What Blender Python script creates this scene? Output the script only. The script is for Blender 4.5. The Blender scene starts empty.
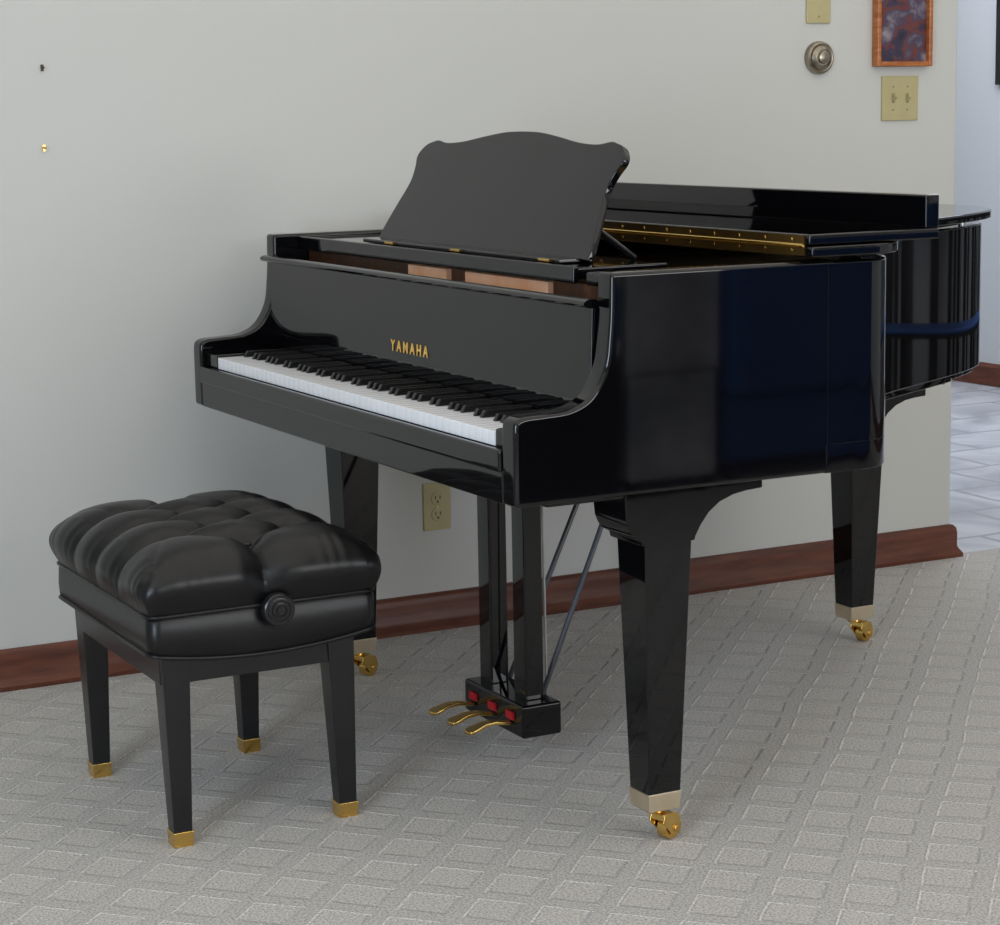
import bpy, bmesh, math, random
from mathutils import Vector, Matrix
random.seed(4)
C = bpy.context.scene.collection
SC = bpy.context.scene

# ------------------------------------------------------------------ helpers
def obj(name, bm, mat, parent=None, o=(0, 0, 0), smooth=False, bevel=0, seg=2, label=None):
    """link a bmesh (built in world coordinates) as ONE object whose origin is o"""
    bmesh.ops.translate(bm, verts=bm.verts, vec=-Vector(o))
    bmesh.ops.recalc_face_normals(bm, faces=bm.faces)
    me = bpy.data.meshes.new(name)
    bm.to_mesh(me); bm.free()
    ob = bpy.data.objects.new(name, me); C.objects.link(ob)
    if mat: me.materials.append(mat)
    if smooth:
        for p in me.polygons: p.use_smooth = True
        me.set_sharp_from_angle(angle=math.radians(smooth if smooth is not True else 40))
    if bevel:
        m = ob.modifiers.new('bevel', 'BEVEL'); m.width = bevel; m.segments = seg
        m.limit_method = 'ANGLE'; m.angle_limit = math.radians(35)
        for p in me.polygons: p.use_smooth = True
        w = ob.modifiers.new('wn', 'WEIGHTED_NORMAL'); w.keep_sharp = False
    if parent: ob.parent = parent
    else: ob.location = o
    if label: ob['label'] = label
    return ob
def tag(o, label=None, cat=None, group=None, kind=None):
    if label: o['label'] = label
    if cat: o['category'] = cat
    if group: o['group'] = group
    if kind: o['kind'] = kind
    return o
def thing(name, label, cat, loc):
    o = bpy.data.objects.new(name, None); C.objects.link(o); o.location = loc
    o.empty_display_size = .1
    return tag(o, label, cat)
def box(x0, x1, y0, y1, z0, z1, bm=None):
    bm = bm or bmesh.new()
    v = [bm.verts.new((x, y, z)) for z in (z0, z1) for x, y in ((x0, y0), (x1, y0), (x1, y1), (x0, y1))]
    for f in ((3, 2, 1, 0), (4, 5, 6, 7), (0, 1, 5, 4), (1, 2, 6, 5), (2, 3, 7, 6), (3, 0, 4, 7)):
        bm.faces.new([v[i] for i in f])
    return bm
def frustum(c0, s0, z0, c1, s1, z1, bm=None):
    """square taper: centre, half size, z at bottom and top"""
    bm = bm or bmesh.new(); v = []
    for c, s, z in ((c0, s0, z0), (c1, s1, z1)):
        for a, b in ((-1, -1), (1, -1), (1, 1), (-1, 1)): v.append(bm.verts.new((c[0]+a*s, c[1]+b*s, z)))
    for f in ((3, 2, 1, 0), (4, 5, 6, 7), (0, 1, 5, 4), (1, 2, 6, 5), (2, 3, 7, 6), (3, 0, 4, 7)):
        bm.faces.new([v[i] for i in f])
    return bm
def prism(pts, axis, a, b, bm=None):
    """extrude a 2D polygon along axis between a and b. axis y: pts=(x,z); z: pts=(x,y); x: pts=(y,z)"""
    bm = bm or bmesh.new()
    def P(p, t): return {'y': (p[0], t, p[1]), 'z': (p[0], p[1], t), 'x': (t, p[0], p[1])}[axis]
    A = [bm.verts.new(P(p, a)) for p in pts]; B = [bm.verts.new(P(p, b)) for p in pts]
    bm.faces.new(A); bm.faces.new(list(reversed(B)))
    n = len(pts)
    for i in range(n): bm.faces.new((A[i], B[i], B[(i+1) % n], A[(i+1) % n]))
    return bm
def tube(p0, p1, r, n=12, r1=None, bm=None):
    bm = bm or bmesh.new(); p0, p1 = Vector(p0), Vector(p1); d = (p1-p0)
    q = d.to_track_quat('Z', 'Y').to_matrix().to_4x4()
    m = Matrix.Translation((p0+p1)/2) @ q
    bmesh.ops.create_cone(bm, cap_ends=True, segments=n, radius1=r, radius2=r if r1 is None else r1, depth=d.length, matrix=m)
    return bm
def path_tube(pts, r, n=8, closed=False, bm=None):
    bm = bm or bmesh.new(); pts = [Vector(p) for p in pts]; N = len(pts); rings = []
    for i, p in enumerate(pts):
        a = pts[(i-1) % N] if closed or i > 0 else p
        b = pts[(i+1) % N] if closed or i < N-1 else p
        t = (b-a).normalized(); up = Vector((0, 0, 1)) if abs(t.z) < .9 else Vector((1, 0, 0))
        s = t.cross(up).normalized(); u = s.cross(t)
        rings.append([bm.verts.new(p + r*(math.cos(2*math.pi*k/n)*s + math.sin(2*math.pi*k/n)*u)) for k in range(n)])
    for i in range(N if closed else N-1):
        A, B = rings[i], rings[(i+1) % N]
        for k in range(n): bm.faces.new((A[k], A[(k+1) % n], B[(k+1) % n], B[k]))
    if not closed: bm.faces.new(rings[0]); bm.faces.new(list(reversed(rings[-1])))
    return bm
def lathe(profile, centre, axis, n=48, bm=None):
    """profile [(r,t)] revolved about axis vector, t measured along it"""
    bm = bm or bmesh.new(); c = Vector(centre); a = Vector(axis).normalized()
    s = a.orthogonal().normalized(); u = a.cross(s); rings = []
    for r, t in profile:
        rings.append([bm.verts.new(c + a*t + max(r, 1e-5)*(math.cos(2*math.pi*k/n)*s + math.sin(2*math.pi*k/n)*u)) for k in range(n)])
    for A, B in zip(rings, rings[1:]):
        for k in range(n): bm.faces.new((A[k], A[(k+1) % n], B[(k+1) % n], B[k]))
    bm.faces.new(rings[0]); bm.faces.new(list(reversed(rings[-1])))
    return bm
def catmull(P, k=6):
    out = []
    for i in range(len(P)-1):
        p0, p1, p2, p3 = P[max(i-1, 0)], P[i], P[i+1], P[min(i+2, len(P)-1)]
        for j in range(k):
            t = j/k
            out.append(tuple(.5*((2*b)+(-a+c)*t+(2*a-5*b+4*c-d)*t*t+(-a+3*b-3*c+d)*t**3) for a, b, c, d in zip(p0, p1, p2, p3)))
    out.append(P[-1]); return out
def offset(P, d):
    """offset an open path sideways (left of travel positive)"""
    out = []
    for i, p in enumerate(P):
        a = P[max(i-1, 0)]; b = P[min(i+1, len(P)-1)]
        tx, ty = b[0]-a[0], b[1]-a[1]; l = math.hypot(tx, ty)
        out.append((p[0]-ty/l*d, p[1]+tx/l*d))
    return out

# ------------------------------------------------------------------ materials
def mat(name, col, rough=.5, metal=0, ior=1.5, **kw):
    m = bpy.data.materials.new(name); m.use_nodes = True
    b = m.node_tree.nodes['Principled BSDF']
    b.inputs['Base Color'].default_value = (*col, 1); b.inputs['Roughness'].default_value = rough
    b.inputs['Metallic'].default_value = metal; b.inputs['IOR'].default_value = ior
    for k, v in kw.items(): b.inputs[k].default_value = v
    return m, m.node_tree, b
def noise_mat(name, c0, c1, scale, rough=.5, metal=0, bump=0, bscale=None, stretch=(1, 1, 1), detail=3, bdist=.002, ior=1.5):
    m, t, b = mat(name, c0, rough, metal, ior)
    N = t.nodes; L = t.links
    tc = N.new('ShaderNodeTexCoord'); mp = N.new('ShaderNodeMapping'); mp.inputs['Scale'].default_value = stretch
    L.new(tc.outputs['Object'], mp.inputs['Vector'])
    n = N.new('ShaderNodeTexNoise'); n.inputs['Scale'].default_value = scale; n.inputs['Detail'].default_value = detail
    L.new(mp.outputs[0], n.inputs['Vector'])
    r = N.new('ShaderNodeValToRGB'); r.color_ramp.elements[0].color = (*c0, 1); r.color_ramp.elements[1].color = (*c1, 1)
    r.color_ramp.elements[0].position = .3; r.color_ramp.elements[1].position = .7
    L.new(n.outputs['Fac'], r.inputs['Fac']); L.new(r.outputs['Color'], b.inputs['Base Color'])
    if bump:
        n2 = N.new('ShaderNodeTexNoise'); n2.inputs['Scale'].default_value = bscale or scale; n2.inputs['Detail'].default_value = 4
        L.new(mp.outputs[0], n2.inputs['Vector'])
        bp = N.new('ShaderNodeBump'); bp.inputs['Strength'].default_value = bump; bp.inputs['Distance'].default_value = bdist
        L.new(n2.outputs['Fac'], bp.inputs['Height']); L.new(bp.outputs[0], b.inputs['Normal'])
    return m
BLACK = noise_mat('piano_black_lacquer', (.0018, .0018, .0025), (.003, .003, .004), 3, rough=.035)
BLACK_SATIN = noise_mat('bench_black_satin', (.006, .006, .007), (.01, .01, .011), 8, rough=.28)
LEATHER = noise_mat('black_leather', (.003, .003, .0035), (.006, .006, .0068), 12, rough=.34, ior=1.42, bump=.2, bscale=420, bdist=.0006)
WHITEKEY = noise_mat('ivory_white_key', (.88, .89, .92), (.91, .92, .95), 20, rough=.2)
BLACKKEY = noise_mat('ebony_key', (.006, .006, .006), (.01, .01, .01), 20, rough=.25)
BRASS = noise_mat('polished_brass', (.75, .48, .12), (.85, .58, .2), 30, rough=.22, metal=1)
PALEBRASS = noise_mat('pale_brass_ferrule', (.82, .7, .5), (.9, .78, .6), 30, rough=.3, metal=1)
GOLDPAINT = noise_mat('gold_plate_paint', (.55, .32, .08), (.65, .4, .12), 10, rough=.35, metal=.8)
GOLDLET = noise_mat('gold_leaf_lettering', (.85, .5, .1), (.95, .6, .15), 40, rough=.35, metal=.3)
BRONZE = noise_mat('aged_hinge_bronze', (.14, .08, .02), (.24, .14, .04), 5, rough=.3, metal=.9)
STEEL = noise_mat('steel_rod', (.45, .45, .46), (.6, .6, .6), 20, rough=.3, metal=1)
DARKSTEEL = noise_mat('black_brace', (.03, .035, .045), (.05, .055, .07), 20, rough=.3)
REDFELT = noise_mat('red_felt', (.35, .005, .01), (.5, .01, .015), 60, rough=.95)
DARKWOOD = noise_mat('action_rail_wood', (.05, .018, .008), (.11, .04, .015), 12, rough=.45, stretch=(1, 6, 1))
COPPERREFL = noise_mat('copper_reflection_tone', (.90, .42, .22), (.98, .60, .38), 14, rough=.4)  # copper colour imitating reflections behind the fallboard
SPRUCE = noise_mat('soundboard_spruce', (.3, .18, .09), (.38, .24, .12), 5, rough=.5, stretch=(1, 14, 1))
IVORY = noise_mat('almond_plastic', (.46, .40, .2), (.5, .44, .23), 20, rough=.35)
DARKSLOT = noise_mat('dark_slot', (.06, .045, .02), (.09, .07, .03), 20, rough=.6)
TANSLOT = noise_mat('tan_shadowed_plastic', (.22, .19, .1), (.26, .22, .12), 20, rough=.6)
NICKEL = noise_mat('antique_nickel', (.24, .21, .16), (.42, .38, .31), 25, rough=.32, metal=1)
ORANGEWOOD = noise_mat('orange_lacquer_frame', (.32, .09, .02), (.52, .18, .05), 25, rough=.25, stretch=(1, 1, 5))
BLACKFRAME = noise_mat('black_frame', (.012, .012, .012), (.02, .02, .02), 20, rough=.4)
WALL = noise_mat('matte_wall_paint', (.59, .59, .56), (.605, .605, .575), 1.2, rough=.85, bump=.12, bscale=260, bdist=.0008)
FARWALL = noise_mat('cool_wall_paint', (.60, .61, .62), (.62, .63, .64), 1.2, rough=.85, bump=.1, bscale=200, bdist=.0008)
CEIL = noise_mat('white_ceiling_paint', (.75, .75, .73), (.78, .78, .76), 3, rough=.9)
BASE = noise_mat('cherry_baseboard', (.075, .018, .008), (.15, .042, .018), 9, rough=.45, stretch=(1, 1, 8), detail=6)
NAVY = noise_mat('navy_upholstery', (.014, .09, .34), (.02, .115, .40), 40, rough=.9)

def painting_mat():
    m, t, b = mat('oil_painting', (.1, .05, .08), .5); N = t.nodes; L = t.links
    tc = N.new('ShaderNodeTexCoord'); n = N.new('ShaderNodeTexNoise'); n.inputs['Scale'].default_value = 17
    n.inputs['Detail'].default_value = 5; n.inputs['Distortion'].default_value = .35
    L.new(tc.outputs['Object'], n.inputs['Vector'])
    r = N.new('ShaderNodeValToRGB'); e = r.color_ramp.elements
    e[0].position = .3; e[0].color = (.015, .012, .03, 1); e[1].position = .70; e[1].color = (.36, .33, .34, 1)
    for p, c in ((.44, (.04, .028, .06)), (.50, (.16, .03, .02)), (.54, (.05, .04, .08)), (.60, (.14, .11, .15))):
        q = e.new(p); q.color = (*c, 1)
    L.new(n.outputs['Fac'], r.inputs['Fac']); L.new(r.outputs['Color'], b.inputs['Base Color']); return m
PAINTING = painting_mat()

def carpet_mat():
    m, t, b = mat('patterned_cut_pile_carpet', (.3, .28, .25), .95); N = t.nodes; L = t.links
    b.inputs['Specular IOR Level'].default_value = .1
    b.inputs['Sheen Weight'].default_value = .25; b.inputs['Sheen Roughness'].default_value = .5
    tc = N.new('ShaderNodeTexCoord'); sx = N.new('ShaderNodeSeparateXYZ')
    # slight wobble of the lattice
    wn = N.new('ShaderNodeTexNoise'); wn.inputs['Scale'].default_value = 2.2; wn.inputs['Detail'].default_value = 2
    L.new(tc.outputs['Object'], wn.inputs['Vector'])
    wa = N.new('ShaderNodeVectorMath'); wa.operation = 'MULTIPLY_ADD'
    wa.inputs[1].default_value = (.03, .03, 0); wa.inputs[2].default_value = (-.015, -.015, 0)
    L.new(wn.outputs['Color'], wa.inputs[0])
    ad = N.new('ShaderNodeVectorMath'); ad.operation = 'ADD'
    L.new(tc.outputs['Object'], ad.inputs[0]); L.new(wa.outputs[0], ad.inputs[1]); L.new(ad.outputs[0], sx.inputs[0])
    def M(op, a, bb=None, c=None):
        n = N.new('ShaderNodeMath'); n.operation = op
        for i, v in enumerate((a, bb, c)):
            if v is None: continue
            if isinstance(v, (int, float)): n.inputs[i].default_value = v
            else: L.new(v, n.inputs[i])
        return n.outputs[0]
    # lattice basis e1=(.0795,.0825) e2=(.0775,-.0825), origin (-.001,.393)
    det = .0795*(-.0825) - .0775*.0825
    X = M('ADD', sx.outputs['X'], .001); Y = M('SUBTRACT', sx.outputs['Y'], .393)
    def lin(a, c): return M('ADD', M('MULTIPLY', X, a/det), M('MULTIPLY', Y, c/det))
    U = lin(-.0825, -.0775); V = lin(-.0825, .0795)
    fu = M('FRACT', M('SUBTRACT', U, .06)); fv = M('FRACT', M('ADD', V, .06))
    # raised block occupies u in [-.67..0] , v in [0..~.7]; distance into block on every side
    def seg(f, a, w, s): # smooth 0..1 pulse on (a, a+w)
        up = N.new('ShaderNodeMapRange'); up.interpolation_type = 'SMOOTHSTEP'
        up.inputs['From Min'].default_value = a; up.inputs['From Max'].default_value = a+s; L.new(f, up.inputs['Value'])
        dn = N.new('ShaderNodeMapRange'); dn.interpolation_type = 'SMOOTHSTEP'
        dn.inputs['From Min'].default_value = a+w-s; dn.inputs['From Max'].default_value = a+w; L.new(f, dn.inputs['Value'])
        return M('SUBTRACT', up.outputs[0], dn.outputs[0])
    blk = M('MULTIPLY', seg(fu, .23, .75, .07), seg(fv, .01, .77, .07))
    e1 = M('MULTIPLY', seg(fu, .925, .085, .035), seg(fv, .0, .80, .04))      # ridge on the far edge, also coloured paler as if lit
    e2 = M('MULTIPLY', seg(fv, -.005, .085, .035), seg(fu, .22, .79, .04))    # ridge on the left edge, also coloured paler as if lit
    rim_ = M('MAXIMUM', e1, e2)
    fib = N.new('ShaderNodeTexNoise'); fib.inputs['Scale'].default_value = 230; fib.inputs['Detail'].default_value = 3
    L.new(tc.outputs['Object'], fib.inputs['Vector'])
    big = N.new('ShaderNodeTexNoise'); big.inputs['Scale'].default_value = 3; L.new(tc.outputs['Object'], big.inputs['Vector'])
    h = M('ADD', M('ADD', M('MULTIPLY', blk, -.62), M('MULTIPLY', rim_, .5)), M('MULTIPLY', fib.outputs['Fac'], .42))
    bp = N.new('ShaderNodeBump'); bp.inputs['Strength'].default_value = .9; bp.inputs['Distance'].default_value = .006
    L.new(h, bp.inputs['Height']); L.new(bp.outputs[0], b.inputs['Normal'])
    mix = N.new('ShaderNodeMix'); mix.data_type = 'RGBA'
    mix.inputs['A'].default_value = (.455, .432, .40, 1); mix.inputs['B'].default_value = (.505, .475, .435, 1)
    L.new(M('ADD', M('MULTIPLY', blk, .75), M('MULTIPLY', big.outputs['Fac'], .3)), mix.inputs['Factor'])
    mx2 = N.new('ShaderNodeMix'); mx2.data_type = 'RGBA'; mx2.blend_type = 'MULTIPLY'
    rr = N.new('ShaderNodeValToRGB'); rr.color_ramp.elements[0].position = .32; rr.color_ramp.elements[0].color = (.5, .5, .5, 1)
    rr.color_ramp.elements[1].position = .62; rr.color_ramp.elements[1].color = (1.2, 1.2, 1.2, 1)
    L.new(fib.outputs['Fac'], rr.inputs['Fac']); mx2.inputs['Factor'].default_value = 1
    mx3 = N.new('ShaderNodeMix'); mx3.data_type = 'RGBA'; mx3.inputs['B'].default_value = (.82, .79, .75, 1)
    L.new(M('MULTIPLY', rim_, .65), mx3.inputs['Factor']); L.new(mix.outputs['Result'], mx3.inputs['A'])  # pale colour on far and left edges imitates light catching them
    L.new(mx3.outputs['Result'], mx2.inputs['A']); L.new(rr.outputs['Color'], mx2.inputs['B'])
    L.new(mx2.outputs['Result'], b.inputs['Base Color']); return m
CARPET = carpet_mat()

def tile_mat():
    m, t, b = mat('pale_stone_tile', (.5, .5, .52), .3); N = t.nodes; L = t.links
    tc = N.new('ShaderNodeTexCoord'); n = N.new('ShaderNodeTexNoise'); n.inputs['Scale'].default_value = 2.6
    n.inputs['Detail'].default_value = 8; n.inputs['Distortion'].default_value = 1.6; L.new(tc.outputs['Object'], n.inputs['Vector'])
    r = N.new('ShaderNodeValToRGB'); e = r.color_ramp.elements; e[0].position = .3; e[0].color = (.32, .33, .36, 1)
    e[1].position = .62; e[1].color = (.56, .57, .6, 1); L.new(n.outputs['Fac'], r.inputs['Fac'])
    br = N.new('ShaderNodeTexBrick'); br.inputs['Scale'].default_value = 1; br.inputs['Brick Width'].default_value = .42
    br.inputs['Row Height'].default_value = .31; br.inputs['Mortar Size'].default_value = .012; br.inputs['Mortar Smooth'].default_value = .3
    br.inputs['Mortar'].default_value = (.3, .3, .32, 1)
    ad = N.new('ShaderNodeVectorMath'); ad.operation = 'MULTIPLY_ADD'; ad.inputs[1].default_value = (.05, .05, 0)
    L.new(n.outputs['Color'], ad.inputs[0]); L.new(tc.outputs['Object'], ad.inputs[2]); L.new(ad.outputs[0], br.inputs['Vector'])
    L.new(r.outputs['Color'], br.inputs['Color1']); L.new(r.outputs['Color'], br.inputs['Color2'])
    L.new(br.outputs['Color'], b.inputs['Base Color']); return m
TILE = tile_mat()

# ------------------------------------------------------------------ the room
YW = 1.6507; XC = 2.235
def struct(name, bm, m, **kw):
    return tag(obj(name, bm, m, **kw), kind='structure')
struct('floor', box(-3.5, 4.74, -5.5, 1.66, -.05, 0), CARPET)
struct('floor_tile', box(-3.5, 4.74, 1.66, 6.6, -.05, -.003), TILE)
struct('ceiling', box(-3.6, 4.84, -5.6, 6.7, 2.5, 2.6), CEIL)
struct('wall_back', box(-3.5, XC, YW, YW+.12, 0, 2.5), WALL, bevel=.006)
struct('wall_left', box(-3.6, -3.5, -5.6, 6.7, 0, 2.5), WALL)
struct('wall_front', box(-3.6, 4.84, -5.6, -5.5, 0, 2.5), WALL)
struct('wall_right', box(4.74, 4.84, -5.5, 6.6, 0, 2.5), FARWALL)
struct('wall_far', box(-3.5, 4.74, 6.6, 6.7, 0, 2.5), FARWALL)
# baseboard along the back wall, wrapping the wall end
prof = [(0, 0), (-.026, 0), (-.026, .010), (-.018, .022), (-.014, .030), (-.014, .066), (-.012, .080), (-.006, .088), (0, .090)]
bm = bmesh.new()
rings = []
for (x, f) in ((-3.5, 0), (XC, 0)):
    rings.append([bm.verts.new((x - (q[0] if x > 0 else 0), YW + q[0], q[1])) for q in prof])
rings.append([bm.verts.new((XC - q[0], YW+.12, q[1])) for q in prof])
for A, B in zip(rings, rings[1:]):
    for i in range(len(prof)-1): bm.faces.new((A[i], A[i+1], B[i+1], B[i]))
struct('baseboard_back', bm, BASE, smooth=30)
struct('baseboard_right', prism([(4.74, 0), (4.715, 0), (4.722, .03), (4.722, .08), (4.74, .095)], 'y', -5.5, 6.6), BASE, smooth=30)

# ------------------------------------------------------------------ grand piano
W = 1.49
O = (.30, W/2, 0)
piano = thing('grand_piano', 'glossy black baby grand piano with raised music desk, standing along the wall', 'piano', O)
def P(name, bm, m, parent=piano, **kw): return obj(name, bm, m, parent, o=O, **kw)

cheek = catmull([(.003, .74), (.006, .757), (.022, .765), (.059, .767), (.106, .771), (.144, .790), (.170, .833), (.178, .885), (.181, .93), (.182, .984)], 5)
side = [(.003, .621)] + cheek + [(.62, .984), (.62, .621)]
for nm, a, b in (('case_side', 0, .046), ('case_side', W-.046, W)):
    P(nm, prism(side, 'y', a, b), BLACK, bevel=.007, seg=4)
plan = catmull([(.60, 0), (.66, 0), (.715, .004), (.762, .046), (.805, .115), (.86, .22), (.92, .325), (1.0, .41), (1.117, .482), (1.2, .527), (1.32, .588),
                (1.425, .645), (1.515, .705), (1.577, .762), (1.622, .84), (1.647, .95), (1.657, 1.1), (1.657, 1.25), (1.64, 1.38), (1.58, 1.46),
                (1.48, 1.488), (1.3, 1.49), (.60, 1.49)], 6)
inner = offset(plan, .042)
def ring(z0, z1, lo=0, hi=None):
    hi = hi or len(plan)-1
    bm = bmesh.new(); R = []
    for i in range(lo, hi+1):
        R.append([bm.verts.new((*p, z)) for p, z in ((plan[i], z0), (plan[i], z1), (inner[i], z1), (inner[i], z0))])
    for A, B in zip(R, R[1:]):
        for k in range(4): bm.faces.new((A[k], A[(k+1) % 4], B[(k+1) % 4], B[k]))
    bm.faces.new(R[0]); bm.faces.new(list(reversed(R[-1]))); return bm
P('rim', ring(.668, .980), BLACK, bevel=.003, seg=2)
P('lower_rim', ring(.621, .672, 0, 20), BLACK, bevel=.002, seg=2)
# bottom frame, soundboard, plate
P('keybed', box(.02, .45, .046, W-.046, .625, .668), BLACK, bevel=.003)
P('keybed_board', box(.075, .44, .03, W-.03, .611, .626), BLACK, bevel=.002)
P('front_rail', box(.004, .05, .046, W-.046, .621, .676), BLACK, bevel=.003)
P('key_slip', box(-.001, .014, .047, W-.047, .672, .709), BLACK, bevel=.0055, seg=4)
for nm, pts in (('bottom_beam', [(.45, .046), (.53, .046), (.53, W-.046), (.45, W-.046)]),
                ('bottom_beam', [(.95, .50), (1.03, .54), (1.03, 1.45), (.95, 1.45)]),
                ('bottom_beam', [(.50, .95), (1.55, .99), (1.55, 1.07), (.50, 1.03)])):
    P(nm, prism(pts, 'z', .632, .70), BLACK, bevel=.003)
def under(lo, hi, z):
    a = offset(plan, .012)[lo:hi]; b = offset(plan, .10)[lo:hi]
    return prism(a + list(reversed(b)), 'z', z, .669)
P('bottom_board', under(40, 66, .652), BLACK, bevel=.002)
P('bottom_board', under(66, 76, .656), BLACK, bevel=.002)
P('soundboard', prism([q for q in inner[3:-1]], 'z', .74, .75), SPRUCE)
P('iron_plate', prism([(.30, .05), (.64, .05)] + [q for q in inner[14:-1]] + [(.30, W-.05)], 'z', .885, .897), GOLDPAINT)
# keys
kb = (W-1.225)/2
kb = .12
KW = (W-kb-.002 - (W-1.49) - kb)/52
y_b = W-kb            # bass end
KW = .02455
wk = []
def white_bm(y):
    bm = box(.016, .165, y-KW+.0006, y, .7085, .733); return bm
blk = {1, 4, 6, 9, 11}   # semitones from A: A#,C#,D#,F#,G#
n_w = 0
whites = []; blacks = []
for k in range(88):
    if k % 12 in blk: blacks.append(n_w)
    else: whites.append(n_w); n_w += 1
for i in whites: P('white_key', white_bm(y_b - i*KW), WHITEKEY, bevel=.0012, seg=1)
for i in blacks:
    yc = y_b - i*KW
    bm = bmesh.new()
    v = [bm.verts.new(p) for p in ((.066, yc-.0055, .733), (.165, yc-.0055, .733), (.165, yc+.0055, .733), (.066, yc+.0055, .733),
                                   (.073, yc-.0045, .7455), (.165, yc-.0045, .7455), (.165, yc+.0045, .7455), (.073, yc+.0045, .7455))]
    for f in ((3, 2, 1, 0), (4, 5, 6, 7), (0, 1, 5, 4), (1, 2, 6, 5), (2, 3, 7, 6), (3, 0, 4, 7)): bm.faces.new([v[j] for j in f])
    P('black_key', bm, BLACKKEY, bevel=.0015, seg=2)
P('key_block', box(.016, .16, W-.118, W-.047, .68, .738), BLACK, bevel=.004)
P('key_block', box(.016, .16, .047, .092, .68, .738), BLACK, bevel=.004)
# fallboard
fb = P('fallboard', prism([(.169, .742), (.178, .742), (.192, .926), (.184, .930), (.173, .926), (.168, .78)], 'y', .047, W-.047), BLACK, bevel=.002)
rail = P('fallboard_rail', prism([(.150+.016*(1-math.cos(a)) , .9335+.0075*math.sin(a)) for a in [2*math.pi*k/16 for k in range(16)]], 'y', .034, W-.042), BLACK, parent=fb, smooth=True)
# lettering on the fallboard
cu = bpy.data.curves.new('lettering', 'FONT'); cu.body = 'YAMAHA'; cu.size = .03; cu.extrude = .0006; cu.space_character = 1.6
cu.offset = .0007
tmp = bpy.data.objects.new('tmp', cu); C.objects.link(tmp); bpy.context.view_layer.update()
me = bpy.data.meshes.new_from_object(tmp.evaluated_get(bpy.context.evaluated_depsgraph_get())); bpy.data.objects.remove(tmp)
xs = [v.co.x for v in me.vertices]; ys = [v.co.y for v in me.vertices]
sx_, sy_ = .166/(max(xs)-min(xs)), .0215/(max(ys)-min(ys)); xm = min(xs); ym = min(ys)
for v in me.vertices:
    lx, ly, lz = (v.co.x-xm)*sx_, (v.co.y-ym)*sy_, v.co.z
    zz = .789+ly; v.co = Vector((.1675+(zz-.78)/.145*.005-.0008-lz, .815-lx, zz)) - Vector(O)
me.materials.append(GOLDLET); le = bpy.data.objects.new('lettering', me); C.objects.link(le); le.parent = fb; le['label'] = 'gold YAMAHA lettering'
# action rail and copper reflection blocks between the fallboard and the music shelf
P('action_rail', box(.262, .292, .05, W-.05, .86, .948), DARKWOOD)
P('reflection_block', box(.250, .264, .735, .905, .90, .946), COPPERREFL, bevel=.002)  # added blocks, their copper colour stands in for reflections in the gap
P('reflection_block', box(.250, .264, .335, .655, .90, .946), COPPERREFL, bevel=.002)
# music shelf and desk
sh = P('music_shelf', box(.245, .43, .226, W-.05, .956, .976), BLACK, bevel=.003)
P('shelf_rail', box(.238, .250, .222, W-.052, .950, .979), BLACK, parent=sh, bevel=.003)
P('shelf_cheek', box(.25, .34, .048, .20, .948, .970), BLACK, parent=sh, bevel=.003)
half = [(.438, 0), (.436, .025), (.419, .08), (.402, .13), (.408, .165), (.420, .188), (.414, .205), (.395, .219), (.372, .225), (.350, .228),
        (.305, .2225), (.235, .226), (.15, .2375), (.07, .2465), (0, .2485)]
hp = catmull(half, 4)
outl = hp + [(-a, b) for a, b in reversed(hp[:-1])]
tl = math.radians(27); DX, DZ, DY = .312, .981, .742
bm = bmesh.new(); d1 = Vector((math.sin(tl), 0, math.cos(tl))); nn = Vector((math.cos(tl), 0, -math.sin(tl)))
A = [bm.verts.new(Vector((DX, DY+a, DZ)) + d1*b) for a, b in outl]; B = [bm.verts.new(Vector((DX, DY+a, DZ)) + d1*b + nn*.014) for a, b in outl]
bm.faces.new(A); bm.faces.new(list(reversed(B)))
for i in range(len(A)): bm.faces.new((A[i], B[i], B[(i+1) % len(A)], A[(i+1) % len(A)]))
dk = P('music_desk', bm, BLACK, bevel=.0025, seg=2)
P('desk_ledge', box(.268, .332, .325, 1.16, .977, .985), BLACK, parent=dk, bevel=.002)
for yy in (.33, 1.15):
    P('desk_prop', tube((.345, yy, 1.035), (.425, yy, .979), .006), BLACK, parent=dk)
for yy in (.37, .72, 1.02):
    P('desk_hinge', box(.262, .272, yy-.02, yy+.02, .9795, .984), BRASS, parent=dk)
# lid
lp = offset(plan, -.020)
lp = [(.557, lp[0][1])] + [p for p in lp if p[0] > .58] + [(.557, lp[-1][1])]
lid = P('lid', prism(lp, 'z', .991, 1.009), BLACK, bevel=.003)
fl = P('front_lid', prism([(.557, -.012), (.83, -.012), (.83, 1.5), (.557, 1.5)], 'z', 1.011, 1.029), BLACK, bevel=.003)
P('lid_lip', box(.803, .832, -.008, 1.498, 1.029, 1.086), BLACK, parent=fl, bevel=.003)
hg = P('lid_hinge', box(.5545, .557, .0, W, .9935, 1.0275), BRONZE, parent=fl)
P('hinge_barrel', tube((.5535, .0, 1.0105), (.5535, W, 1.0105), .0035), BRASS, parent=lid)
for k in range(19):
    for z in (1.0015, 1.0195):
        P('screw', lathe([(.0034, 0), (.0030, .0009), (.001, .0012)], (.5546, .035+k*.079, z), (-1, 0, 0), 10), BRASS, parent=hg, smooth=30)
for (x, y) in ((1.53, .775), (1.62, 1.2), (1.1, 1.46)):
    P('lid_bumper', tube((x, y, .978), (x, y, .992), .007), STEEL)
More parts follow.
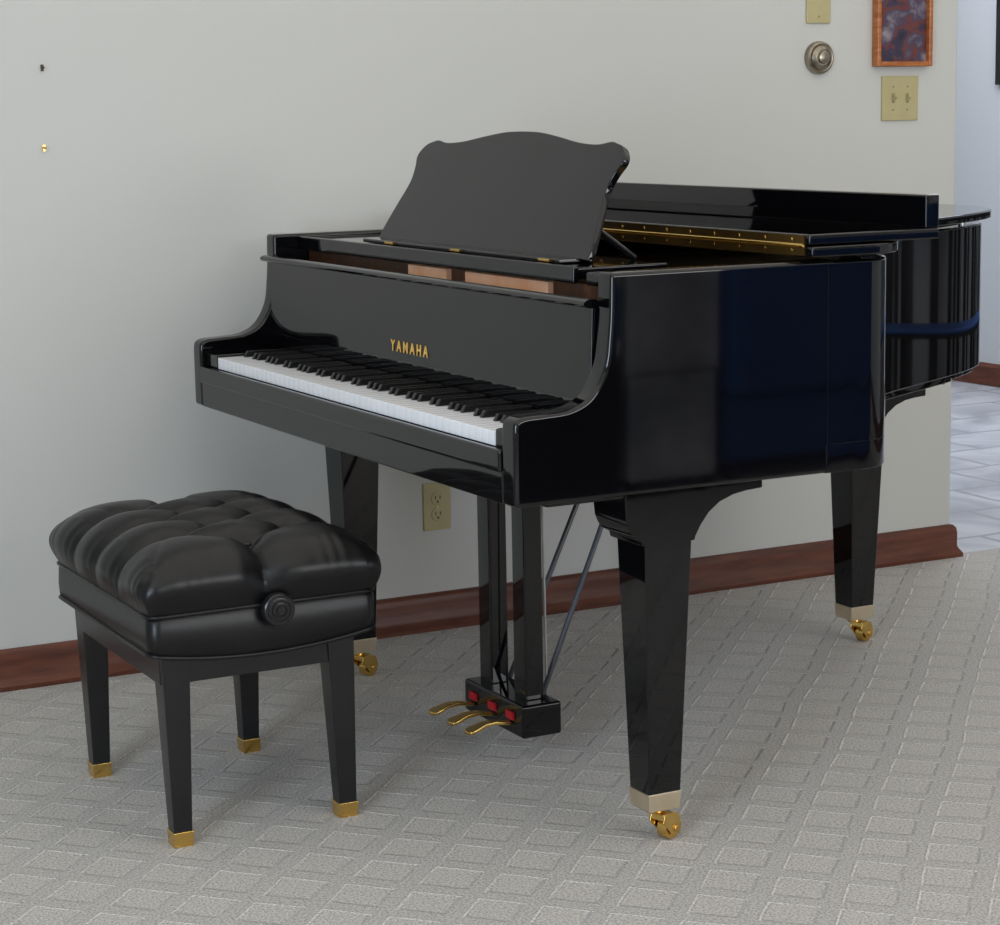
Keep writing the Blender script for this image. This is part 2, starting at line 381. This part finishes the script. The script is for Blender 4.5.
# legs
def leg(cx, cy, prof_br, yb0, yb1, ztop=.535):
    l = P('leg', frustum((cx, cy), .0315, .088, (cx-.001, cy-.004), .0475, ztop+.05), BLACK, bevel=.002)
    P('leg_bracket', prism(prof_br, 'y', yb0, yb1), BLACK, parent=l, bevel=.002)
    P('ferrule', frustum((cx, cy), .0305, .058, (cx, cy), .033, .090), PALEBRASS, parent=l, bevel=.001)
    c = bmesh.new()
    s = Vector((.35, -.94, 0)).normalized(); t = Vector((.94, .35, 0)).normalized()   # wheel axis, trailing direction
    w = Vector((cx+.020, cy-.010, .0205))
    tube((cx, cy, .060), (cx, cy, .047), .016, n=20, bm=c)
    for sg in (-1, 1):                       # cheek plates of the fork
        pts = [(-.034, .036), (-.030, .050), (-.008, .052), (.010, .044), (.016, .024), (.010, .010), (-.006, .008), (-.016, .020)]
        A = [c.verts.new(Vector((w.x, w.y, 0)) + t*a + s*sg*.0125 + Vector((0, 0, z))) for a, z in pts]
        B = [c.verts.new(Vector((w.x, w.y, 0)) + t*a + s*sg*.0165 + Vector((0, 0, z))) for a, z in pts]
        c.faces.new(A); c.faces.new(list(reversed(B)))
        for k in range(len(A)): c.faces.new((A[k], B[k], B[(k+1) % len(A)], A[(k+1) % len(A)]))
    hood = [(-.032, .040), (-.030, .051), (-.008, .053), (.011, .045), (.010, .041), (-.009, .047)]
    A = [c.verts.new(Vector((w.x, w.y, 0)) + t*a + s*-.014 + Vector((0, 0, z))) for a, z in hood]
    B = [c.verts.new(Vector((w.x, w.y, 0)) + t*a + s*.014 + Vector((0, 0, z))) for a, z in hood]
    c.faces.new(A); c.faces.new(list(reversed(B)))
    for k in range(len(A)): c.faces.new((A[k], B[k], B[(k+1) % len(A)], A[(k+1) % len(A)]))
    tube(w-s*.010, w+s*.010, .0203, n=32, bm=c)
    tube(w-s*.020, w+s*.020, .006, n=14, bm=c)
    P('caster', c, BRASS, parent=l, bevel=.0012, seg=2)
    return l
def bracket(cx):
    return ([(cx-.088, .640), (cx-.088, .590), (cx-.086, .570)] + [(cx-.080, .556), (cx-.071, .545), (cx-.058, .538)] +
            [(cx-.056, .528), (cx+.046, .528), (cx+.048, .535)] +
            [(cx+.058, .552), (cx+.074, .572), (cx+.096, .588), (cx+.124, .598), (cx+.150, .602), (cx+.182, .604), (cx+.182, .640)])
leg(.308, .083, bracket(.308), .026, .132)
leg(.308, 1.343, bracket(.308), 1.29, 1.395)
leg(1.43, 1.015, [(x, z-.031 if z < .62 else .668) for x, z in bracket(1.406)], .96, 1.065, ztop=.52)
P('leg_plate', box(1.25, 1.64, .955, 1.08, .596, .672), BLACK, bevel=.002)
P('leg_plate', prism([(1.30, .72), (1.50, .84), (1.46, 1.0), (1.20, 1.0)], 'z', .645, .672), BLACK, bevel=.002)
# pedal lyre
ly = P('pedal_lyre', box(.302, .388, .552, .800, .055, .120), BLACK, bevel=.006, seg=3)
P('lyre_top', box(.28, .41, .54, .83, .600, .626), BLACK, parent=ly, bevel=.003)
P('pillar', box(.328, .368, .730, .781, .118, .604), BLACK, parent=ly, bevel=.004)
P('pillar', box(.328, .368, .585, .636, .118, .604), BLACK, parent=ly, bevel=.004)
for i, yy in enumerate((.757, .675, .600)):
    pts = []
    for t, w_ in ((0, .009), (.35, .008), (.6, .011), (.85, .0165), (.97, .014), (1, .006)):
        pts.append((.300-.095*t, w_))
    poly = [(x, yy+w_) for x, w_ in pts] + [(x, yy-w_) for x, w_ in reversed(pts)]
    pm = prism(poly, 'z', .074, .081)
    for v in pm.verts:
        t = (.300-v.co.x)/.095
        v.co.z += .006*math.sin(t*math.pi) - .006*t*t
    P('pedal', pm, BRASS, parent=ly, bevel=.0025, seg=3)
    P('pedal_felt', box(.2975, .303, yy-.014, yy+.014, .086, .101), REDFELT, parent=ly)
P('brace', path_tube([(.385, .626, .114), (.66, .682, .665)], .0055, n=10), DARKSTEEL, parent=ly)
P('brace', path_tube([(.385, .765, .114), (.675, .807, .665)], .0055, n=10), DARKSTEEL, parent=ly)
for yy in (.630, .675, .720):
    P('pedal_rod', tube((.398, yy, .10), (.40, yy+.014, .64), .0028), STEEL, parent=ly)

# ------------------------------------------------------------------ piano bench
BO = (-.262, .705, 0)
bench = thing('piano_bench', 'black button-tufted leather piano bench with tapered legs and brass feet', 'bench', BO)
def Bn(name, bm, m, parent=bench, **kw): return obj(name, bm, m, parent, o=BO, **kw)
bx0, bx1, by0, by1 = -.463, -.044, .440, .992
cxb, cyb = (bx0+bx1)/2, (by0+by1)/2; ha, hb = (bx1-bx0)/2, (by1-by0)/2
def rr(ha, hb, r, n=8):
    out = []
    for sx, sy, a0 in ((1, -1, -90), (1, 1, 0), (-1, 1, 90), (-1, -1, 180)):
        for k in range(n+1):
            a = math.radians(a0+90*k/n); out.append((cxb+sx*(ha-r)+r*math.cos(a), cyb+sy*(hb-r)+r*math.sin(a)))
    return out
def dens(P_, m=.02):
    out = []
    for i, p in enumerate(P_):
        q = P_[(i+1) % len(P_)]; d = math.hypot(q[0]-p[0], q[1]-p[1]); k = max(1, int(d/m))
        out += [(p[0]+(q[0]-p[0])*j/k, p[1]+(q[1]-p[1])*j/k) for j in range(k)]
    return out
def sag(x, y):   # the short sides' lower edge dips
    t = (x-cxb)/ha; e = max(0, abs((y-cyb)/hb)-.8)/.2
    return -.020*(1-t*t)*min(1, e)
band = dens(rr(ha, hb, .022))
bm = bmesh.new(); prev = None; rg = []
for f, z, off in ((0, .346, -.004), (1, .350, 0), (2, .375, .0015), (3, .404, .000), (4, .412, -.006)):
    row = []
    for x, y in band:
        s = sag(x, y)*(1-(z-.346)/.066)
        nx, ny = (x-cxb)/ha, (y-cyb)/hb
        row.append(bm.verts.new((x+off*nx, y+off*ny, z+s)))
    rg.append(row)
for A, B in zip(rg, rg[1:]):
    for i in range(len(A)): bm.faces.new((A[i], A[(i+1) % len(A)], B[(i+1) % len(A)], B[i]))
bm.faces.new(rg[0]); bm.faces.new(list(reversed(rg[-1])))
bd = Bn('seat_band', bm, LEATHER, smooth=50)
Bn('piping', path_tube([(x, y, .3465+sag(x, y)) for x, y in band], .0035, closed=True), LEATHER, parent=bd, smooth=True)
Bn('piping', path_tube([(x, y, .412) for x, y in band], .0035, closed=True), LEATHER, parent=bd, smooth=True)
# tufted cushion
NX, NY = 150, 200
def dseg(px, py, a, b):
    ax, ay = a; vx, vy = b[0]-ax, b[1]-ay; L2 = vx*vx+vy*vy
    t = max(0, min(1, ((px-ax)*vx+(py-ay)*vy)/L2)); return math.hypot(px-ax-t*vx, py-ay-t*vy)
# in metres about the centre: long axis y (4 lobes), short axis x (2 lobes)
bt_c = [(0, hb*v) for v in (-.70, -.235, .235, .70)]
bt_l = [(-ha*.56, hb*v) for v in (-.47, 0, .47)]; bt_r = [(ha*.56, hb*v) for v in (-.47, 0, .47)]
segs = []
for s_ in (bt_l, bt_r):
    for i, b_ in enumerate(s_):
        segs += [(b_, bt_c[i]), (b_, bt_c[i+1])]
        sg = -1 if s_ is bt_l else 1
        segs.append((b_, (sg*ha*1.1, b_[1])))
segs += [(bt_c[0], (0, -hb*1.1)), (bt_c[3], (0, hb*1.1))]
sg4 = [(bt_l[0], (-ha, -hb)), (bt_r[0], (ha, -hb)), (bt_l[2], (-ha, hb)), (bt_r[2], (ha, hb))]
btn = bt_c+bt_l+bt_r
def cpos(s, t):
    # s,t in [-1,1]; outer part runs down the sides
    def f(u): 
        a = abs(u); return math.copysign(1-(1-a)**1.9, u)
    x, y = f(s), f(t)
    hgt = max(0, (1-abs(x)**6.0))*max(0, (1-abs(y)**8.0)); hgt = hgt**.31
    z = .413 + .117*hgt
    z += .010*(1-x*x)*(1-y*y)
    # bulge out beyond the band half way up the side
    k = 1 + .10*math.sin(math.pi*min(1, hgt))*(max(abs(x), abs(y))**4)
    # round the corners in plan
    cr = max(0, abs(x)+abs(y)-1.86)
    kk = k*(1-cr*.16)
    return Vector((x*ha*kk, y*hb*(1+(k-1)*.7)*(1-cr*.12), z))
def build_cushion():
    G = [[cpos(2*i/NX-1, 2*j/NY-1) for j in range(NY+1)] for i in range(NX+1)]
    bm = bmesh.new(); V = [[None]*(NY+1) for _ in range(NX+1)]
    for i in range(NX+1):
        for j in range(NY+1):
            p = G[i][j]
            a = G[min(i+1, NX)][j]-G[max(i-1, 0)][j]; b = G[i][min(j+1, NY)]-G[i][max(j-1, 0)]
            n = a.cross(b); n = n.normalized() if n.length > 1e-12 else Vector((0, 0, 1))
            d = min(dseg(p.x, p.y, *s) for s in segs)
            dc = min(dseg(p.x, p.y, *s) for s in sg4)
            db = min(math.hypot(p.x-q[0], p.y-q[1]) for q in btn)
            edge = (p.z-.413)/.115
            fade = min(1, max(0, edge*2.2))
            side_ = 1 if edge > .8 else .55+.45*edge/.8
            disp = -.012*math.exp(-(d/.010))*side_ - .014*math.exp(-(d/.036)**2)*side_
            disp += -.018*math.exp(-(db/.026)**2) - .012*math.exp(-db/.010)
            disp += -.002*math.exp(-(dc/.012))
            # small gathers fanning down the long sides
            if edge < .9:
                w_ = math.sin(p.y*260+math.sin(p.y*47)*3)*.0011*(.4+.6*math.exp(-(d/.03)**2)) if abs(p.x) > ha*.9 else math.sin(p.x*210+math.sin(p.x*50)*2)*.0003
                disp += w_*fade
            q = p + n*disp*fade
            V[i][j] = bm.verts.new((cxb+q.x, cyb+q.y, q.z))
    for i in range(NX):
        for j in range(NY): bm.faces.new((V[i][j], V[i+1][j], V[i+1][j+1], V[i][j+1]))
    return bm
cush = Bn('seat_cushion', build_cushion(), LEATHER, smooth=80)
for q in btn:
    z = .5
    Bn('button', lathe([(.001, .004), (.006, .003), (.009, 0), (.009, -.004)], (cxb+q[0], cyb+q[1], .504), (0, 0, 1), 20), LEATHER, parent=cush, smooth=True)
# knob on the short side
kp = [(.001, .027), (.006, .027), (.007, .025), (.010, .025), (.011, .027), (.014, .0265), (.015, .0245), (.018, .0245), (.019, .026), (.022, .0255),
      (.023, .0235), (.026, .0235), (.028, .022), (.0295, .018), (.0295, .010), (.024, .004), (.012, .0), (.012, -.01)]
Bn('adjusting_knob', lathe(kp, (-.238, .437, .405), (0, -1, 0), 40), BLACK_SATIN, smooth=25)
Bn('adjusting_knob', lathe(kp, (-.238, .995, .405), (0, 1, 0), 40), BLACK_SATIN, smooth=25)
# apron and legs
bm = box(-.44, -.085, .455, .473, .290, .350); box(-.44, -.085, .938, .956, .290, .350, bm); box(-.442, -.424, .46, .95, .290, .350, bm); box(-.100, -.082, .46, .95, .290, .350, bm)
Bn('apron', bm, BLACK_SATIN, bevel=.002)
for (fx, fy), (tx, ty) in (((-.413, .473), (-.416, .474)), ((-.103, .475), (-.112, .474)), ((-.415, .932), (-.416, .935)), ((-.110, .935), (-.112, .935))):
    l = Bn('leg', frustum((fx, fy), .0165, .024, (tx, ty), .0255, .352), BLACK_SATIN, bevel=.002)
    Bn('brass_foot', frustum((fx, fy), .0172, .0, (fx, fy), .0185, .027), BRASS, parent=l, bevel=.001)

# ------------------------------------------------------------------ things on the walls
def wobj(name, bm, m, parent, o, **kw): return obj(name, bm, m, parent, o=o, **kw)
def wbox(x, z, w, h, d, y=YW, bm=None): return box(x-w/2, x+w/2, y-d, y+.0005, z-h/2, z+h/2, bm)
o = (.659, YW, .302)
t = thing('wall_outlet', 'almond duplex power outlet low on the wall, seen under the keyboard', 'outlet', o)
wobj('cover_plate', wbox(o[0], o[2], .072, .116, .006), IVORY, t, o, bevel=.002)
for s in (-1, 1):
    f = wobj('socket', lathe([(.0168, 0), (.0168, .008), (.015, .0095), (.001, .0095)], (o[0], YW, o[2]+s*.0195), (0, -1, 0), 28), IVORY, t, o, smooth=30)
    bm = wbox(o[0]-.0063, o[2]+s*.0195+.003, .0026, .009, .0098); wbox(o[0]+.0063, o[2]+s*.0195+.003, .0026, .008, .0098, bm=bm)
    wbox(o[0], o[2]+s*.0195-.0075, .005, .005, .0098, bm=bm)
    wobj('slots', bm, DARKSLOT, f, o)
wobj('screw', tube((o[0], YW-.0075, o[2]), (o[0], YW-.005, o[2]), .0028), BRASS, t, o)
o = (2.041, YW, 1.254)
t = thing('light_switch', 'almond double wall switch plate below the small framed picture', 'switch', o)
wobj('cover_plate', wbox(o[0], o[2], .118, .116, .006), IVORY, t, o, bevel=.002)
for s in (-1, 1):
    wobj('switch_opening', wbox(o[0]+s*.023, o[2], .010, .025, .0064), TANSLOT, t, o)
    bm = prism([(YW-.005, o[2]-.010), (YW-.005, o[2]+.010), (YW-.018, o[2]+.011), (YW-.018, o[2]+.003)], 'x', o[0]+s*.023-.0042, o[0]+s*.023+.0042)
    wobj('toggle', bm, IVORY, t, o)
    for q in (-1, 1): wobj('screw', tube((o[0]+s*.023, YW-.0072, o[2]+q*.030), (o[0]+s*.023, YW-.005, o[2]+q*.030), .0024), TANSLOT, t, o)
o = (1.777, YW, 1.506)
t = thing('wall_plate', 'plain almond wall plate above the round metal dial', 'plate', o)
wobj('cover_plate', wbox(o[0], o[2], .074, .118, .006), IVORY, t, o, bevel=.002)
for q in (-1, 1): wobj('screw', tube((o[0], YW-.0072, o[2]+q*.042), (o[0], YW-.005, o[2]+q*.042), .0028), BRASS, t, o)
o = (1.7785, YW, 1.360)
t = thing('wall_dial', 'round antique metal dial on the wall to the left of the switch plate', 'dial', o)
c = (o[0], YW, o[2])
wobj('base_ring', lathe([(.042, 0), (.042, .008), (.040, .014), (.035, .017), (.032, .016), (.032, .0)], c, (0, -1, 0), 48), NICKEL, t, o, smooth=30)
wobj('dial', lathe([(.032, .015), (.031, .020), (.026, .024), (.021, .026), (.020, .024), (.016, .024), (.015, .029), (.009, .031), (.001, .032)], c, (0, -1, 0), 48), NICKEL, t, o, smooth=30)
o = (2.041, YW, 1.336)
t = thing('framed_picture', 'small picture in a glossy orange wooden frame above the double switch plate', 'picture', o)
fw, fh, dd, bw = .181, .26, .026, .013
bm = wbox(o[0]-fw/2+bw/2, o[2]+fh/2, bw, fh, dd); wbox(o[0]+fw/2-bw/2, o[2]+fh/2, bw, fh, dd, bm=bm)
wbox(o[0], o[2]+bw/2, fw-2*bw, bw, dd, bm=bm); wbox(o[0], o[2]+fh-bw/2, fw-2*bw, bw, dd, bm=bm)
wobj('frame', bm, ORANGEWOOD, t, o, bevel=.003)
wobj('painting', wbox(o[0], o[2]+fh/2, fw-2*bw, fh-2*bw, .012), PAINTING, t, o)
for x, z, nm, lb, ct in ((-.253, 1.350, 'picture_nail', 'small dark nail high on the wall at the far left', 'nail'),
                    (-.258, 1.180, 'brass_hook', 'tiny brass hook on the wall below the dark nail', 'hook')):
    bm = tube((x, YW-.014, z), (x, YW+.002, z+.002), .0022, n=10); box(x-.003, x+.003, YW-.003, YW+.0005, z-.007, z+.007, bm)
    ob = obj(nm, bm, BRASS if 'hook' in nm else DARKSLOT, None, o=(x, YW, z), smooth=30); tag(ob, lb, ct)
o = (4.74, 4.10, 1.31)
t = thing('framed_picture', 'black framed picture on the bluish wall of the far room', 'picture', o)
bm = box(4.715, 4.7405, 4.405-.03, 4.405, 1.31, 2.0); box(4.715, 4.7405, 3.80, 3.83, 1.31, 2.0, bm); box(4.715, 4.7405, 3.83, 4.375, 1.31, 1.34, bm); box(4.715, 4.7405, 3.83, 4.375, 1.97, 2.0, bm)
wobj('frame', bm, BLACKFRAME, t, o, bevel=.002)
wobj('painting', box(4.728, 4.7405, 3.83, 4.375, 1.34, 1.97), BLACKFRAME, t, o)

# ------------------------------------------------------------------ unseen furniture, added to shape the reflections in the lacquer
DIMBLUE = noise_mat('dull_blue_cushion', (.03, .08, .24), (.04, .1, .3), 30, rough=.9)
DARKOAK = noise_mat('dark_stained_wood', (.008, .006, .005), (.018, .012, .009), 6, rough=.5, stretch=(1, 1, 6))
o = (2.85, -3.3, 0)
t = thing('added_sofa', 'unseen navy blue couch opposite the piano, added for a blue reflection in its glossy side', 'added_sofa', o)
wobj('base', box(2.34, 3.66, -3.75, -2.92, .06, .30), NAVY, t, o, bevel=.03, seg=4)
wobj('backrest', box(2.34, 3.66, -3.10, -2.88, .28, .95), NAVY, t, o, bevel=.05, seg=4)
for x in (2.34, 3.48): wobj('armrest', box(x, x+.18, -3.76, -3.0, .28, .62), NAVY, t, o, bevel=.04, seg=4)
for x in (2.52, 3.0): wobj('seat_cushion', box(x, x+.48, -3.74, -3.09, .29, .45), NAVY, t, o, bevel=.04, seg=4)
for x in (2.40, 3.58):
    for y in (-3.7, -2.98): wobj('leg', tube((x, y, 0), (x, y, .07), .02), DARKOAK, t, o)
GREYCLOTH = noise_mat('grey_mottled_cloth', (.30, .32, .38), (.8, .8, .84), 4, rough=.9)
o = (2.13, -3.1, 0)
t = thing('added_chair', 'unseen narrow chair in mottled grey cloth, added to lighten the reflection in the piano side', 'chair', o)
wobj('backrest', box(1.955, 2.315, -2.98, -2.90, .40, .99), GREYCLOTH, t, o, bevel=.03, seg=4)
wobj('seat', box(1.955, 2.315, -3.36, -2.90, .38, .46), GREYCLOTH, t, o, bevel=.03, seg=4)
wobj('skirt', box(1.965, 2.305, -3.34, -2.91, .03, .40), GREYCLOTH, t, o, bevel=.02, seg=3)
for x in (1.99, 2.28):
    for y in (-3.31, -2.94): wobj('leg', box(x-.015, x+.015, y-.015, y+.015, 0, .36), DARKOAK, t, o)
o = (1.74, -3.1, 0)
t = thing('added_cabinet', 'unseen low black-stained cupboard, added for a dark reflection in the piano arm', 'added_cabinet', o)
wobj('carcass', box(1.56, 1.93, -3.4, -2.93, .0, .86), DARKOAK, t, o, bevel=.004)
wobj('cabinet_top', box(1.54, 1.95, -3.42, -2.91, .86, .89), DARKOAK, t, o, bevel=.004)
for x in (1.575,): wobj('door', box(x, x+.34, -2.932, -2.915, .08, .82), DARKOAK, t, o, bevel=.003)
o = (4.45, 1.5, 0)
t = thing('added_bench', 'unseen dark slat-back bench with a blue seat cushion, added for stripes reflected in the piano tail', 'bench', o)
wobj('top_rail', box(4.56, 4.62, .35, 2.75, .80, .95), DARKOAK, t, o, bevel=.004)
k = 0; y = .36
while y < 2.70:
    w_ = random.choice((.06, .1, .16)); wobj('slat', box(4.575, 4.60, y, min(y+w_, 2.74), .12, .82), DARKOAK, t, o, bevel=.003); y += w_+random.choice((.05, .08, .15)); k += 1
wobj('seat', box(4.34, 4.57, .35, 2.75, .425, .442), DARKOAK, t, o, bevel=.004)
wobj('seat_cushion', box(4.33, 4.57, .37, 2.73, .442, .460), DIMBLUE, t, o, bevel=.01)
for y in (.38, 1.16, 1.94, 2.72):
    for x in (4.36, 4.59): wobj('leg', box(x-.02, x+.02, y-.02, y+.02, 0, .405 if x < 4.5 else .81), DARKOAK, t, o)

# ------------------------------------------------------------------ light
def area(name, loc, target, sx, sy, power, col):
    l = bpy.data.lights.new(name, 'AREA'); l.shape = 'RECTANGLE'; l.size = sx; l.size_y = sy; l.energy = power; l.color = col
    o = bpy.data.objects.new(name, l); C.objects.link(o); o.location = loc
    o.rotation_euler = (Vector(target)-Vector(loc)).to_track_quat('-Z', 'Y').to_euler(); return o
area('window_light_front', (1.9, -5.4, 1.75), (1.3, 1.6, .8), 4.0, 1.4, 128, (.97, .98, 1))
area('window_light_left', (-3.4, -2.2, 1.25), (1, -.6, .8), 1.8, 1.7, 150, (.72, .84, 1))
area('ceiling_fill', (.8, -.6, 2.46), (.8, -.6, 0), 5, 3.8, 56, (1, .93, .82))  # fill lamp added under the ceiling for soft warm light, no fixture there
area('hall_light', (3.6, 3.4, 2.4), (3.6, 3.4, 0), 1.6, 2.5, 72, (.84, .9, 1))
w = bpy.data.worlds.new('room_ambient'); SC.world = w; w.use_nodes = True
w.node_tree.nodes['Background'].inputs[0].default_value = (.8, .85, 1, 1); w.node_tree.nodes['Background'].inputs[1].default_value = .3

# ------------------------------------------------------------------ camera
cd = bpy.data.cameras.new('camera'); cam = bpy.data.objects.new('camera', cd); C.objects.link(cam)
yaw, pitch, roll = .4796, .1636, -.0188
f = Vector((math.sin(yaw)*math.cos(pitch), math.cos(yaw)*math.cos(pitch), -math.sin(pitch)))
r = Vector((math.cos(yaw), -math.sin(yaw), 0)); u = r.cross(f)
c_, s_ = math.cos(roll), math.sin(roll); r2 = c_*r + s_*u; u2 = -s_*r + c_*u
m = Matrix((r2, u2, -f)).transposed().to_4x4(); m.translation = (-1.5504, -2.9357, 1.2425)
cam.matrix_world = m
cd.sensor_width = 36; cd.sensor_fit = 'HORIZONTAL'; cd.lens = 36*2.1416; cd.clip_start = .05; cd.clip_end = 60; cd.shift_y = .0012
SC.camera = cam
SC.view_settings.view_transform = 'Standard'; SC.view_settings.look = 'None'; SC.view_settings.exposure = -.17
SC.cycles.use_denoising = True; SC.cycles.max_bounces = 10
